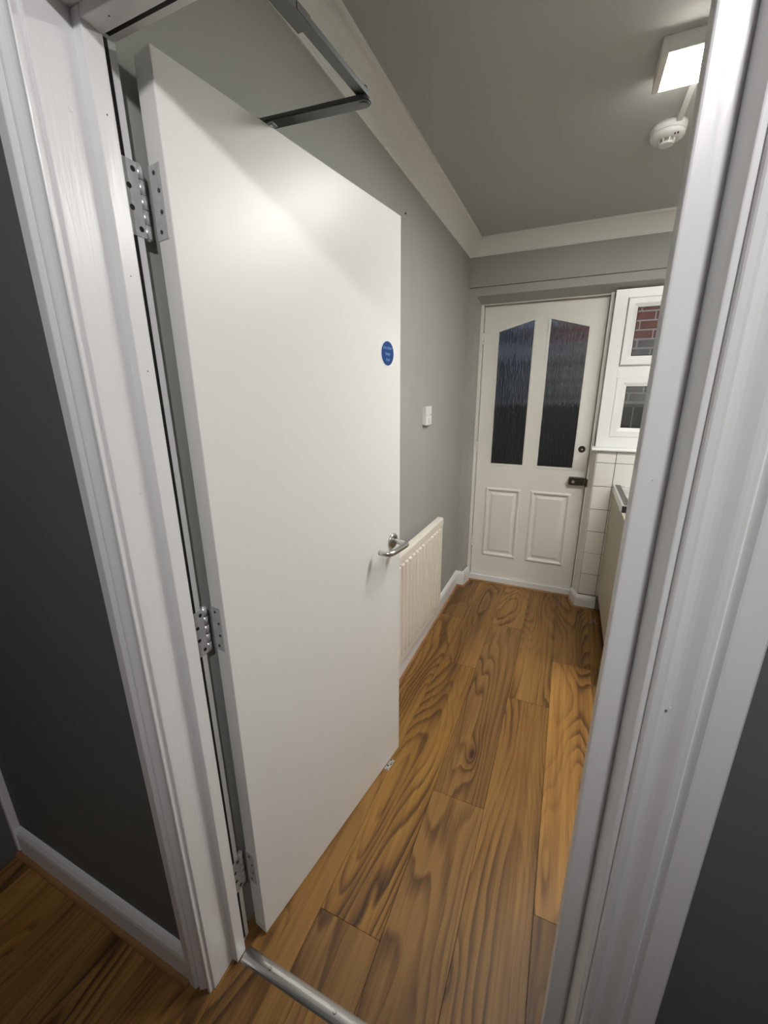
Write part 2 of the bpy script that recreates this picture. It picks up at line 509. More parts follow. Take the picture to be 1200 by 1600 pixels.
# ------------------------------------------------------------------ doorway lining, stops and architraves
frame = empty('trim_6', (0, 0, 0)); tag(frame, kind='structure')
ZT = HEAD
for side, xj in ((-1, JL), (1, JR)):
    o_ = 0.03 * side
    b = nb(); box(b, min(xj, xj + o_), max(xj, xj + o_), YW, YK, 0, ZT + .03, .0015); obj('door_jamb', b, M_FRAME, frame)
b = nb(); box(b, JL, JR, YW, YK, ZT, ZT + .03); obj('head_jamb', b, M_FRAME, frame)
b = nb(); box(b, JL - .001, -.6633, .4918, .5227, 0.002, ZT, .0022); obj('door_stop', b, M_FRAME, frame)
b = nb(); box(b, .0698, JR + .001, .4918, .5227, 0.002, ZT, .0022); obj('door_stop', b, M_FRAME, frame)
b = nb(); box(b, -.6633, .0698, .4918, .5227, ZT - .016, ZT, .0015); obj('door_stop', b, M_FRAME, frame)
# moulded architrave: u = distance from the lining face, d = how far it stands off the wall
AR = [(.006, 0), (.006, .0100), (.0075, .0115), (.0130, .0115), (.0145, .0100), (.0165, .0078), (.020, .0074), (.024, .0082), (.028, .0102), (.032, .0130),
      (.0355, .0155), (.0385, .0166), (.0415, .0160), (.0440, .0142), (.0458, .0115), (.0472, .0112), (.0515, .0196), (.0535, .0204), (.0762, .0196), (.078, .0180), (.078, 0)]
def arch_vertical(xj, side, w=1.0):
    bm = nb()
    pts = [(xj + side * u * w, YW - d) for u, d in AR]
    A = [bm.verts.new((x, y, 0.0)) for x, y in pts]
    B = [bm.verts.new((x, y, ZT + abs(x - xj))) for x, y in pts]
    fs = [bm.faces.new(A), bm.faces.new(B)]
    for i in range(len(pts)):
        f = bm.faces.new((A[i], A[(i + 1) % len(pts)], B[(i + 1) % len(pts)], B[i])); fs.append(f)
    bmesh.ops.recalc_face_normals(bm, faces=fs)
    return bm
obj('architrave', arch_vertical(JL, -1, .89), M_FRAME, frame)
obj('architrave', arch_vertical(JR, 1, 1.0), M_FRAME, frame)
b = nb()
A = [b.verts.new((JL - u * .89, YW - d, ZT + u)) for u, d in AR]
B = [b.verts.new((JR + u, YW - d, ZT + u)) for u, d in AR]
fs = [b.faces.new(A), b.faces.new(B)] + [b.faces.new((A[i], A[(i + 1) % len(A)], B[(i + 1) % len(A)], B[i])) for i in range(len(A))]
bmesh.ops.recalc_face_normals(b, faces=fs)
obj('architrave', b, M_FRAME, frame)
# kitchen-side casing and the black smoke seal beside the stop
b = nb(); box(b, JL - .0015, JL + .0009, .5320, .5420, .01, ZT - .004); tag(obj('smoke_seal', b, M_SEAL, frame), 'black smoke seal strip')
b = nb(); box(b, JL + .005, JR - .004, .5340, .5440, ZT - .0012, ZT + .001); tag(obj('smoke_seal', b, M_SEAL, frame), 'black smoke seal strip')
# small dents and filled nail holes
def dent(p, r, n_):
    bm = nb(); p = Vector(p); n_ = Vector(n_)
    cyl(bm, p - n_ * .0005, p + n_ * .0006, r, r * .6, 12)
    return bm
for p in ((JL, .468, 1.867), (JL, .471, 1.318), (JL, .441, .427)):
    obj('nail_head', dent(p, .0040, (1, 0, 0)), M_FRAME, frame)
for p, n_, r in (((-.6633, .509, 1.876), (1, 0, 0), .0013), ((-.6633, .508, 1.523), (1, 0, 0), .0012), ((-.6633, .505, 1.666), (1, 0, 0), .0011),
                 ((-.625, .506, ZT - .016), (0, 0, -1), .0015)):
    tag(obj('nail_hole', dent(p, r, n_), M_HOLE, frame), 'small dark nail hole')
for p, n_ in (((.085, .4918, 1.398), (0, -1, 0)), ((.0785, .4918, .88), (0, -1, 0)), ((.1065, YW - .0115, 1.07), (0, -1, 0)), ((.120, YW - .0157, 1.189), (0, -1, 0))):
    obj('paint_blob', dent(p, .0014, n_), M_FRAME, frame)

# ------------------------------------------------------------------ open fire door
LW, LT, LZ0, LZ1 = 0.7527, 0.044, 0.006, 1.987
HPOS, LANG = (-0.6323, 0.572, 0.0), radians(90 - 8.2)
d1 = empty('door_1', HPOS, LANG); tag(d1, 'plain white flush door standing open into the kitchen', kind='structure')
b = nb(); box(b, 0, LW, 0, LT, LZ0, LZ1, .0018, 2); obj('door_leaf', b, M_LEAF, d1, True)
# fire door sign
b = nb(); cyl(b, (.671, .0002, 1.599), (.671, -.0010, 1.599), .0385, n=48)
sign = tag(obj('fire_sign', b, M_SIGNW, d1, True), 'round blue sign with a white rim')
b = nb(); cyl(b, (.671, -.0010, 1.599), (.671, -.0016, 1.599), .0352, n=48); obj('sign_face', b, M_BLUE, sign, True)
def text_mesh(name, s, size, loc, rot, m, parent, depth=.0004):
    cu = bpy.data.curves.new(name, 'FONT'); cu.body = s; cu.size = size; cu.align_x = 'CENTER'; cu.align_y = 'CENTER'; cu.extrude = depth
    cu.space_line = 1.25
    t = bpy.data.objects.new(name, cu); COL.objects.link(t)
    dg = bpy.context.evaluated_depsgraph_get(); dg.update()
    me = bpy.data.meshes.new_from_object(t.evaluated_get(dg))
    bpy.data.objects.remove(t)
    me.transform(Matrix.Translation(loc) @ Euler(rot).to_matrix().to_4x4())
    me.materials.clear(); me.materials.append(m)
    o = bpy.data.objects.new(name, me); COL.objects.link(o); o.parent = parent
    return o
text_mesh('lettering', 'Fire door\nkeep\nshut', .0135, (.671, -.0020, 1.598), (pi / 2, 0, 0), M_SIGNT, sign)
# lever handle on its round rose
hz = .977
b = nb(); lathe(b, [(.0, 0), (.0275, 0), (.0275, .004), (.025, .0075), (.015, .0085), (.0, .0085)][1:-1], 0, 0, 40)
b.transform(Matrix.Translation((.700, 0, hz)) @ Matrix.Rotation(pi / 2, 4, 'X'))
handle = tag(obj('lever_handle', b, M_STEEL, d1, True), 'satin steel lever handle on a round rose')
path = [(.700, -.006, hz), (.700, -.030, hz), (.700, -.046, hz), (.697, -.056, hz), (.690, -.062, hz), (.680, -.064, hz), (.640, -.064, hz), (.605, -.064, hz),
        (.592, -.062, hz), (.584, -.056, hz), (.580, -.047, hz), (.579, -.034, hz), (.579, -.024, hz)]
b = nb(); tube(b, path, .0095, 16); obj('lever', b, M_STEEL, handle, True)
b = nb(); box(b, LW - .0004, LW + .0008, .010, .034, hz - .10, hz + .06); obj('latch_plate', b, M_STEEL, d1, True)
b = nb(); cyl(b, (.700, LT, hz), (.700, LT + .008, hz), .026, n=32); tube(b, [(.700, LT + .005, hz), (.700, LT + .045, hz), (.690, LT + .055, hz), (.60, LT + .055, hz)], .0095)
obj('rear_handle', b, M_STEEL, d1, True)
# three butt hinges
def hinge(zc):
    e = 0.0535
    bm = nb()
    box(bm, -.0010, .0004, .014, .044, zc - e, zc + e)             # plate on the door edge (local)
    M = WM(d1)
    pin = Vector((-0.6865, 0.5665, 0))
    pl = M.inverted() @ pin
    hgt = 2 * e / 5
    # plate on the lining, given in world space
    b2 = nb(); box(b2, JL - .0004, JL + .0012, .5295, .5600, zc - e, zc + e); b2.transform(M.inverted())
    tmp = bpy.data.meshes.new('t'); b2.to_mesh(tmp); b2.free(); bm.from_mesh(tmp); bpy.data.meshes.remove(tmp)
    h = tag(obj('hinge', bm, M_HINGE, d1, True), 'grey steel butt hinge')
    kb = nb()
    for k in range(5):
        z0 = zc - e + k * hgt
        cyl(kb, (pl.x, pl.y, z0 + .0008), (pl.x, pl.y, z0 + hgt - .0008), .0072 if k % 2 == 0 else .0068, n=18)
    cyl(kb, (pl.x, pl.y, zc - e - .002), (pl.x, pl.y, zc + e + .002), .004, n=12)
    obj('knuckle', kb, M_KNUCKLE, h, True)
    for k, z in enumerate((.042, .016, -.014, -.042)):
        off = .012 if k in (0, 3) else .020
        bs = nb(); cyl(bs, (-.0022, .030 - off + .012, zc + z), (-.0005, .030 - off + .012, zc + z), .0032, n=12)
        obj('screw', bs, M_DSTRIP, h, True)
        bs = nb(); c = M.inverted() @ Vector((JL + .0010, .552 - (0 if k in (0, 3) else .011), zc + z)); c2 = M.inverted() @ Vector((JL + .0016, .552 - (0 if k in (0, 3) else .011), zc + z))
        cyl(bs, c, c2, .0042, n=14); obj('screw_hole', bs, M_HOLE, h, True)
for zc in (1.789, .986, .246): hinge(zc)

# overhead door closer: body behind the leaf, jointed arm above it
cl = empty('door_closer', (-.66, .86, 1.95)); tag(cl, 'grey metal door closer with a folded arm above the open white door', 'door closer')
b = nb(); box(b, .16, .39, LT + .0005, LT + .042, 1.905, 1.962, .006, 3); b.transform(WM(d1)); obj('closer_body', b, M_CLOSER, cl)
Ax, El, Sh = Vector((-.668, .858)), Vector((-.431, .883)), Vector((-.452, .545))
def bar(bm, p, q, w, z0, z1, round_end=True):
    d = (q - p).normalized(); n_ = Vector((d.y, -d.x)) * w / 2
    pts = [p + n_, q + n_]
    if round_end:
        for k in range(1, 8):
            a = pi * k / 8
            pts.append(q + n_ * cos(a) + d * (w / 2) * sin(a))
    pts += [q - n_, p - n_]
    prism(bm, [(v.x, v.y) for v in pts], 'z', z0, z1)
b = nb(); bar(b, Ax, El, .030, 2.020, 2.029); bmesh.ops.bevel(b, geom=[e for e in b.edges if abs(e.verts[0].co.z - e.verts[1].co.z) < 1e-5], offset=.002, segments=2, affect='EDGES'); obj('main_arm', b, M_CLOSER, cl)
mid = El + (Sh - El) * .52
b = nb(); bar(b, mid + (Sh - El) * .10, El, .019, 2.031, 2.040); obj('forearm', b, M_CLOSER, cl)
sh_ = Vector((-.004, 0)); b = nb(); bar(b, Sh + sh_, mid + sh_, .025, 2.029, 2.043, False); obj('forearm_sleeve', b, M_CLOSER, cl)
b = nb(); cyl(b, (El.x, El.y, 2.018), (El.x, El.y, 2.046), .008); obj('elbow_pin', b, M_CLOSER, cl)
b = nb(); cyl(b, (Ax.x, Ax.y, 1.960), (Ax.x, Ax.y, 2.034), .010); obj('spindle', b, M_CLOSER, cl)
b = nb(); cyl(b, (-.640, .8605, 2.012), (-.640, .8605, 2.0225), .011, n=20); box(b, -.655, -.622, .850, .868, 2.016, 2.0222, .002); tag(obj('arm_bracket', b, M_ALU, cl), 'bright metal bracket')
b = nb(); box(b, Sh.x - .03, Sh.x + .03, YK - .0, YK + .006, 2.012, 2.052, .001); box(b, Sh.x - .012, Sh.x + .012, YK - .012, YK + .012, 2.024, 2.048); obj('frame_shoe', b, M_CLOSER, cl)

# metal threshold strip
b = nb()
pr_ = [(.4965 + .038 * k / 10, .0005 + .0058 * sin(pi * k / 10) ** .7) for k in range(11)]
fs = prism(b, pr_ + [(.5345, -.0003), (.4965, -.0003)], 'x', -.660, .068)
ts = tag(obj('threshold_strip', b, M_STRIP), 'silver metal threshold strip across the floor of the doorway', 'threshold')
for x in (-.575, -.375, -.17, .03):
    b = nb(); cyl(b, (x, .5165, .0052), (x, .5165, .0086), .0052, .0036, 14); obj('screw', b, M_STRIP, ts)

# small bright catch on the floor by the door
ct = empty('door_catch', (-.528, 1.222, 0), radians(81.8)); tag(ct, 'small shiny metal catch with dark holes on the floor at the door edge', 'door catch')
b = nb(); box(b, -.028, .028, -.010, .010, 0, .003, .0008); obj('plate', b, M_ALU, ct, True)
for x in (-.020, .016):
    b = nb(); cyl(b, (x, -.003, .003), (x, -.003, .0075), .0055, .0042, 14); obj('stud', b, M_ALU, ct, True)
for x, y in ((-.008, .004), (.004, -.004), (.022, .005)):
    b = nb(); cyl(b, (x, y, .0028), (x, y, .0034), .0034, n=12); obj('screw_hole', b, M_HOLE, ct, True)

# ------------------------------------------------------------------ kitchen outer door
KY = 3.110
d2 = empty('door_2', (-.236, KY, .057)); tag(d2, 'cream panelled outer door with two streaky glass panes', kind='structure')
x0, x1, z0, z1 = -.6125, .143, .058, 2.037
gl, gr = (-.517, -.277), (-.188, .056)
zb, zs, zm = .956, 1.876, 1.941
T0, T1 = KY, KY + .044
b = nb()
for a, c in ((x0, gl[0]), (gr[1], x1)):
    box(b, a, c, T0, T1, z0, z1)
prism(b, [(gl[0], zs), (gl[1], zm), (gl[1], z1), (gl[0], z1)], 'y', T0, T1)
prism(b, [(gr[0], zm), (gr[1], zs), (gr[1], z1), (gr[0], z1)], 'y', T0, T1)
box(b, gl[1], gr[0], T0, T1, z0, z1)
pz0, pz1 = .231, .776
pl_, pr2 = (-.527, -.279), (-.200, .062)
box(b, gl[0], gl[1], T0, T1, pz1, zb); box(b, gr[0], gr[1], T0, T1, pz1, zb)
box(b, gl[0], gl[1], T0, T1, z0, pz0); box(b, gr[0], gr[1], T0, T1, z0, pz0)
box(b, gl[0], gl[1], T0 + .02, T1, pz0, pz1); box(b, gr[0], gr[1], T0 + .02, T1, pz0, pz1)
obj('door_leaf', b, M_KDOOR, d2)
def raised_panel(a, c, e, f):
    bm = nb()
    loops = [(0, .001), (.004, .006), (.012, .009), (.019, .006), (.024, -.004), (.032, -.006), (.040, -.004), (.052, .002), (.056, .003)]
    rings = []
    for ins, out in loops:
        y = KY - out
        rings.append([bm.verts.new(p) for p in ((a + ins, y, e + ins), (c - ins, y, e + ins), (c - ins, y, f - ins), (a + ins, y, f - ins))])
    fs = []
    for A, B in zip(rings, rings[1:]):
        for k in range(4):
            fs.append(bm.faces.new((A[k], A[(k + 1) % 4], B[(k + 1) % 4], B[k])))
    fs.append(bm.faces.new(rings[-1]))
    bk = [bm.verts.new((v.co.x, KY + .012, v.co.z)) for v in rings[0]]
    for k in range(4):
        fs.append(bm.faces.new((rings[0][k], rings[0][(k + 1) % 4], bk[(k + 1) % 4], bk[k])))
    fs.append(bm.faces.new(bk))
    bmesh.ops.recalc_face_normals(bm, faces=fs)
    return bm
obj('panel', raised_panel(pl_[0] - .004, pl_[1] + .004, pz0 - .004, pz1 + .004), M_KDOOR, d2)
obj('panel', raised_panel(pr2[0] - .004, pr2[1] + .004, pz0 - .004, pz1 + .004), M_KDOOR, d2)
def pane(poly):
    bm = nb(); prism(bm, poly, 'y', KY + .020, KY + .025); return bm
e_ = .004
PLY = [(gl[0] - e_, zb - e_), (gl[1] + e_, zb - e_), (gl[1] + e_, zm + e_), (gl[0] - e_, zs + e_)]
PRY = [(gr[0] - e_, zb - e_), (gr[1] + e_, zb - e_), (gr[1] + e_, zs + e_), (gr[0] - e_, zm + e_)]
for p in (PLY, PRY): tag(obj('glass_pane', pane(p), M_REED, d2), 'streaky obscured glass')
# glazing beads standing a little proud round each pane
def bead_ring(poly):
    bm = nb()
    c = Vector((sum(p[0] for p in poly) / 4, sum(p[1] for p in poly) / 4))
    n = len(poly)
    def inset(o):
        out = []
        for i in range(n):
            p0, p, p2 = Vector(poly[i - 1]), Vector(poly[i]), Vector(poly[(i + 1) % n])
            a, q = (p - p0).normalized(), (p2 - p).normalized()
            na, nq = Vector((-a.y, a.x)), Vector((-q.y, q.x))
            m = (na + nq).normalized()
            out.append(p + m * (o / max(.3, m.dot(na))))
        return out
    A, B = inset(-.006), inset(.006)
    rings = []
    for pts, y in ((A, KY + .0005), (A, KY - .004), (B, KY - .003), (B, KY + .021)):
        rings.append([bm.verts.new((p.x, y, p.y)) for p in pts])
    fs = []
    for P, Q in zip(rings, rings[1:]):
        for k in range(n): fs.append(bm.faces.new((P[k], P[(k + 1) % n], Q[(k + 1) % n], Q[k])))
    bmesh.ops.recalc_face_normals(bm, faces=fs)
    return bm
for p in ([(gl[0], zb), (gl[1], zb), (gl[1], zm), (gl[0], zs)], [(gr[0], zb), (gr[1], zb), (gr[1], zs), (gr[0], zm)]):
    obj('glazing_bead', bead_ring(p), M_KDOOR, d2)
# knob, rim latch, hinges
b = nb(); cyl(b, (.096, KY, 1.098), (.096, KY - .004, 1.098), .0225, n=28); cyl(b, (.096, KY - .004, 1.098), (.096, KY - .010, 1.098), .0175, .0165, n=28)
kn = tag(obj('cylinder_lock', b, M_BRONZE, d2), 'dark bronze round lock')
b = nb(); cyl(b, (.096, KY - .010, 1.098), (.096, KY - .022, 1.098), .0075, .006, 18); obj('lock_core', b, M_ALU, kn)
b = nb(); box(b, .038, .1335, KY - .030, KY, .851, .905, .003); rl = tag(obj('rim_latch', b, M_BRONZE, d2), 'dark bronze rim latch')
b = nb(); cyl(b, (.066, KY - .030, .876), (.066, KY - .046, .876), .009, .011, 18); box(b, .030, .052, KY - .026, KY - .012, .868, .886, .002); obj('latch_knob', b, M_STEEL, rl)
for z in (1.83, 1.083, .325):
    b = nb()
    for k in range(3): cyl(b, (-.6155, KY - .004, z - .038 + k * .0255), (-.6155, KY - .004, z - .038 + k * .0255 + .0245), .0062, n=14)
    box(b, -.622, -.611, KY - .003, KY + .001, z - .038, z + .038)
    obj('hinge', b, M_KDOOR, d2)
b = nb(); box(b, -.30, -.20, KY - .004, KY + .002, .054, .066, .001); obj('weather_bar', b, M_KDOOR, d2)

# frame of the outer door
of = empty('trim_7', (0, 3.06, 0)); tag(of, kind='structure')
b = nb(); box(b, -.634, -.6165, 3.064, 3.19, 0, 2.046, .002); obj('door_jamb', b, M_KDOOR, of)
b = nb(); box(b, .1465, .166, 3.052, 3.19, .0, 2.05, .002); obj('door_jamb', b, M_KDOOR, of)
b = nb(); box(b, -.632, .166, 3.066, 3.19, 2.0405, 2.060); obj('head_jamb', b, M_KDOOR, of)
b = nb(); box(b, -.632, .150, 3.088, 3.20, -.005, .0545, .003); obj('sill_board', b, M_SKIRT, of)
b = nb(); box(b, -.614, .150, KY + .0445, KY + .06, .056, 2.04); b2 = b
# stops round the leaf (three strips)
bm = nb(); box(bm, -.6165, -.600, KY + .0455, KY + .062, .0545, 2.0405); box(bm, .130, .1465, KY + .0455, KY + .062, .0545, 2.0405); box(bm, -.600, .130, KY + .0455, KY + .062, 2.024, 2.0405)
b.free(); obj('door_stop', bm, M_KDOOR, of)
b = nb(); prism(b, [(.1665, 3.0525), (.1505, 3.0625), (.1800, 2.9545), (.1835, 2.9545), (.1835, 2.962)], 'z', .098, 1.108); tag(obj('reveal_board', b, M_KDOOR, of), 'off-white board lining the reveal')
b = nb(); box(b, .137, .1775, KY - .062, KY - .026, .851, .905, .003); obj('latch_keep', b, M_BRONZE, of)
b = nb(); sweep(b, [(-.634, 3.088), (.150, 3.088)], bead_prof(.0)); obj('bead', b, M_BEAD, of)

# ------------------------------------------------------------------ window
wn = empty('window_1', (.78, 3.03, 1.13)); tag(wn, 'white plastic framed window beside the outer door', kind='structure')
WY0, WY1 = 3.002, 3.07
b = nb()
WX0, WX1 = .168, 1.42
box(b, WX0, .238, WY0, WY1, 1.131, 2.05, .003); box(b, WX1 - .06, WX1, WY0, WY1, 1.131, 2.05, .003)
box(b, WX0, WX1, WY0 + .0006, WY1, 2.0, 2.05, .003); box(b, WX0, WX1, WY0 + .0006, WY1, 1.131, 1.205, .003)
box(b, .735, .80, WY0 + .0003, WY1, 1.14, 2.04, .003)
box(b, .20, WX1 - .03, WY0 + .0009, WY1, 1.560, 1.630, .004)
obj('window_frame', b, M_UPVC, wn)
def sash(a, c, e, f, w, y0, nm):
    """frame with a sloping inner edge"""
    bm = nb()
    rings = []
    for ins, y in ((0, WY0 + .03), (0, y0 + .004), (.004, y0), (w * .62, y0), (w, y0 + .012), (w, WY0 + .04)):
        rings.append([bm.verts.new(p) for p in ((a + ins, y, e + ins), (c - ins, y, e + ins), (c - ins, y, f - ins), (a + ins, y, f - ins))])
    fs = []
    for P, Q in zip(rings, rings[1:]):
        for k in range(4): fs.append(bm.faces.new((P[k], P[(k + 1) % 4], Q[(k + 1) % 4], Q[k])))
    bmesh.ops.recalc_face_normals(bm, faces=fs)
    s = obj(nm, bm, M_UPVC, wn)
    g = nb(); box(g, a + w - .006, c - w + .006, WY0 + .026, WY0 + .030, e + w - .006, f - w + .006); tag(obj('glass_pane', g, M_GLASS, s), 'clear window glass')
    g = nb()
    gy0, gy1 = y0 + .0119, y0 + .0150
    wi = w - .0005; t = .004
    for q in ((a + wi, a + wi + t, e + wi, f - wi), (c - wi - t, c - wi, e + wi, f - wi), (a + wi, c - wi, e + wi, e + wi + t), (a + wi, c - wi, f - wi - t, f - wi)):
        box(g, q[0], q[1], gy0, gy1, q[2], q[3])
    obj('gasket', g, M_SEAL, s)
    return s
for a, c in ((.240, .733), (.802, 1.358)):
    st = sash(a, c, 1.628, 1.998, .052, WY0 - .016, 'top_sash')
    sash(a - .003, c + .002, 1.198, 1.563, .058, WY0 - .004, 'fixed_light')
    b = nb(); box(b, (a + c) / 2 - .05, (a + c) / 2 + .05, WY0 - .034, WY0 - .016, 1.640, 1.656, .003); obj('window_handle', b, M_UPVC, st)
b = nb()
pr_ = [(2.945, 1.111), (2.934, 1.114), (2.930, 1.121), (2.934, 1.128), (2.945, 1.131), (WY0 + .03, 1.1325), (WY0 + .03, 1.111)]
prism(b, pr_, 'x', .149, 1.46); obj('window_sill', b, M_UPVC, wn)

# ------------------------------------------------------------------ radiator
RA = empty('radiator', (-.623, 1.70, 0.0), radians(-1.6)); tag(RA, 'cream ribbed panel radiator on the grey wall behind the open door', 'radiator')
RY0, RY1, RZ0, RZ1 = -.48, .512, .193, .782   # local y along the wall, x = depth towards the room
b = nb()
box(b, -.030, -.012, RY0, RY1, RZ0, RZ1 - .004)
prism(b, [(-.034, RZ1 - .047), (-.004, RZ1 - .047), (0, RZ1 - .042), (0, RZ1 - .010), (-.004, RZ1 - .002), (-.012, RZ1), (-.034, RZ1)], 'y', RY0, RY1)
box(b, -.020, -.003, RY1 - .012, RY1, RZ0, RZ1 - .045)
pitch = .045
n = int((RY1 - RY0 - .02) / pitch)
for k in range(n):
    y = RY1 - .022 - pitch * (k + .5)
    w = .0162
    pts = [(y - w, RZ1 - .06), (y + w, RZ1 - .06), (y + w, RZ0 + .055)]
    for q in range(1, 6):
        a = pi * q / 6; pts.append((y + w * cos(a), RZ0 + .055 - w * sin(a)))
    pts.append((y - w, RZ0 + .055))
    A = [b.verts.new((-.0125, p[0], p[1])) for p in pts]
    cx, cz = y, (RZ0 + RZ1) / 2
    B = [b.verts.new((-.0005, y + (p[0] - y) * .74, p[1] - .004 if p[1] > RZ0 + .3 else RZ0 + .055 + (p[1] - RZ0 - .055) * .62)) for p in pts]
    fs = [b.faces.new(B)] + [b.faces.new((A[i], A[(i + 1) % len(A)], B[(i + 1) % len(A)], B[i])) for i in range(len(A))]
    bmesh.ops.recalc_face_normals(b, faces=fs)
    for f in fs:
        if f.normal.x < -.5: f.normal_flip()
obj('radiator_panel', b, M_RAD, RA, True)
for y in (RY0 + .12, RY1 - .12):
    b = nb(); box(b, -.0735 + (.018 if y < 0 else 0), -.030, y - .02, y + .02, .30, .70); obj('wall_bracket', b, M_RAD, RA, True)
b = nb(); cyl(b, (-.020, RY1 - .002, .208), (-.020, RY1 + .024, .208), .010, n=16); cyl(b, (-.020, RY1 + .014, .190), (-.020, RY1 + .014, .236), .011, n=16); cyl(b, (-.020, RY1 + .014, .208), (-.0695, RY1 + .014, .208), .0075, n=14)
tag(obj('lockshield_valve', b, M_PLASTIC, RA, True), 'white radiator valve and pipe')
b = nb(); cyl(b, (-.020, RY0 + .002, .208), (-.020, RY0 - .024, .208), .010, n=16); cyl(b, (-.020, RY0 - .014, .195), (-.020, RY0 - .014, .27), .014, n=16); cyl(b, (-.020, RY0 - .014, .208), (-.045, RY0 - .014, .208), .0075, n=14)
obj('thermostat_valve', b, M_PLASTIC, RA, True)

# ------------------------------------------------------------------ switch on the left wall
sw = empty('light_switch', (XL, 2.108, 1.362)); tag(sw, 'white plastic two-part wall switch box above the radiator', 'switch')
b = nb(); box(b, XL - .0005, XL + .016, 2.064, 2.154, 1.317, 1.408, .003); obj('back_box', b, M_PLASTIC, sw)
b = nb(); box(b, XL + .0155, XL + .021, 2.062, 2.156, 1.366, 1.410, .002); obj('upper_plate', b, M_PLASTIC, sw)
b = nb(); box(b, XL + .0155, XL + .022, 2.062, 2.156, 1.315, 1.362, .002); lp = obj('lower_plate', b, M_PLASTIC, sw)
b = nb(); box(b, XL + .0215, XL + .026, 2.095, 2.123, 1.326, 1.350, .002); obj('rocker', b, M_PLASTIC, lp)
nl = nb(); cyl(nl, (XL, 1.80, 2.176), (XL + .004, 1.80, 2.176), .0035, n=10); tag(obj('wall_nail', nl, M_BRONZE), 'tiny dark nail in the grey wall under the coving', 'nail')

# ------------------------------------------------------------------ ceiling light, trunking, smoke detector
CLX0, CLX1, CLY0, CLY1, CLZ = .118, 1.32, 1.592, 1.745, 2.350
lt = empty('ceiling_light', ((CLX0 + CLX1) / 2, (CLY0 + CLY1) / 2, ZC)); tag(lt, 'lit white box light on the kitchen ceiling', 'light')
b = nb(); box(b, CLX0 + .016, CLX1 - .016, CLY0, CLY1, CLZ + .002, ZC, .002)
obj('lamp_housing', b, M_LAMPBODY, lt)
b = nb(); box(b, CLX0 + .018, CLX1 - .018, CLY0 + .006, CLY1 - .002, CLZ - .006, CLZ + .004)
b.faces.ensure_lookup_table()
for f in b.faces:
    f.normal_update(); f.material_index = 0 if f.normal.z < -.5 else 1
obj('diffuser', b, [M_DIFF, M_DIFFSIDE], lt)
for a, c in ((CLX0, CLX0 + .018), (CLX1 - .018, CLX1)):
    b = nb(); box(b, a, c, CLY0 - .001, CLY1 + .001, CLZ - .008, ZC - .0005, .0025); obj('end_cap', b, M_LAMPBODY, lt)
tr = nb(); box(tr, .224, .242, CLY1 + .001, 2.012, ZC - .0125, ZC, .001); tag(obj('cable_trunking', tr, M_PLASTIC), 'thin white cable trunking between the ceiling light and smoke alarm', 'trunking')
SDX, SDY = .210, 2.062
sd = empty('smoke_detector', (SDX, SDY, ZC)); tag(sd, 'round white smoke alarm on the kitchen ceiling', 'smoke alarm')
b = nb(); lathe(b, [(.057, ZC), (.057, ZC - .010), (.0555, ZC - .012), (.0555, ZC - .0205), (.0535, ZC - .022)], SDX, SDY, 48); obj('base', b, M_PLASTIC, sd)
b = nb(); lathe(b, [(.053, ZC - .021), (.0545, ZC - .024), (.0535, ZC - .032), (.050, ZC - .037), (.030, ZC - .041)], SDX, SDY, 48); obj('cover', b, M_PLASTIC, sd)
b = nb(); lathe(b, [(.022, ZC - .040), (.022, ZC - .052)], SDX, SDY, 32); ch = tag(obj('sensor_chamber', b, M_LAMPCAP, sd), 'grey sensor grille')
b = nb(); lathe(b, [(.025, ZC - .050), (.026, ZC - .053), (.022, ZC - .057)], SDX, SDY, 32); obj('chamber_cap', b, M_PLASTIC, ch)
for k in range(8):
    a = 2 * pi * k / 8 + .2
    b = nb(); x, y = SDX + .0245 * cos(a), SDY + .0245 * sin(a); box(b, x - .002, x + .002, y - .002, y + .002, ZC - .052, ZC - .039); obj('fin', b, M_PLASTIC, ch)
for k in range(2):
    b = nb(); x = SDX + .018 + .009 * k; box(b, x - .002, x + .002, SDY - .040, SDY - .033, ZC - .0412, ZC - .0365); obj('vent_slot', b, M_HOLE, sd)

# ------------------------------------------------------------------ kitchen units along the right
def base_unit(y0, y1, x0, label, zt=.862):
    u = empty('base_unit', (x0 + .3, (y0 + y1) / 2, 0)); tag(u, label, 'cabinet')
    b = nb(); box(b, x0 + .019, x0 + .58, y0, y1, .13, zt); obj('carcass', b, M_CAB, u)
    b = nb(); box(b, x0, x0 + .018, y0 + .001, y1 - .001, .146, zt - .002, .0015); dr = obj('cabinet_door', b, M_CAB, u)
    b = nb(); box(b, x0 + .06, x0 + .075, y0, y1, 0, .13); obj('plinth', b, M_PLINTH, u)
    b = nb(); box(b, x0 + .55, x0 + .58, y0, y1, 0, .13); obj('back_leg', b, M_PLINTH, u)
    return u
def worktop(y0, y1, x0, label):
    w = empty('worktop', (x0 + .3, (y0 + y1) / 2, .88)); tag(w, label, 'worktop')
    b = nb(); box(b, x0 + .003, x0 + .60, y0 + .004, y1, .8625, .8985); obj('slab', b, M_TOP, w)
    b = nb(); box(b, x0 + .010, x0 + .042, y0 + .004, y1 - .002, .8980, .9005); tag(obj('inlay_strip', b, M_DSTRIP, w), 'dark grey strip along the front edge')
    b = nb(); box(b, x0 - .001, x0 + .003, y0, y1 - .001, .8620, .9010, .0006); box(b, x0 - .001, x0 + .011, y0, y1 - .001, .8985, .9012, .0006)
    box(b, x0 - .001, x0 + .60, y0 - .001, y0 + .004, .8975, .9012, .0006); tag(obj('edge_trim', b, M_ALU, w), 'bright aluminium edge trim')
    b = nb(); box(b, x0 + .003, x0 + .60, y0 - .0005, y0 + .0045, .8622, .8975); tag(obj('end_cap', b, M_HOLE, w), 'black worktop end')
    return w
UX = .299
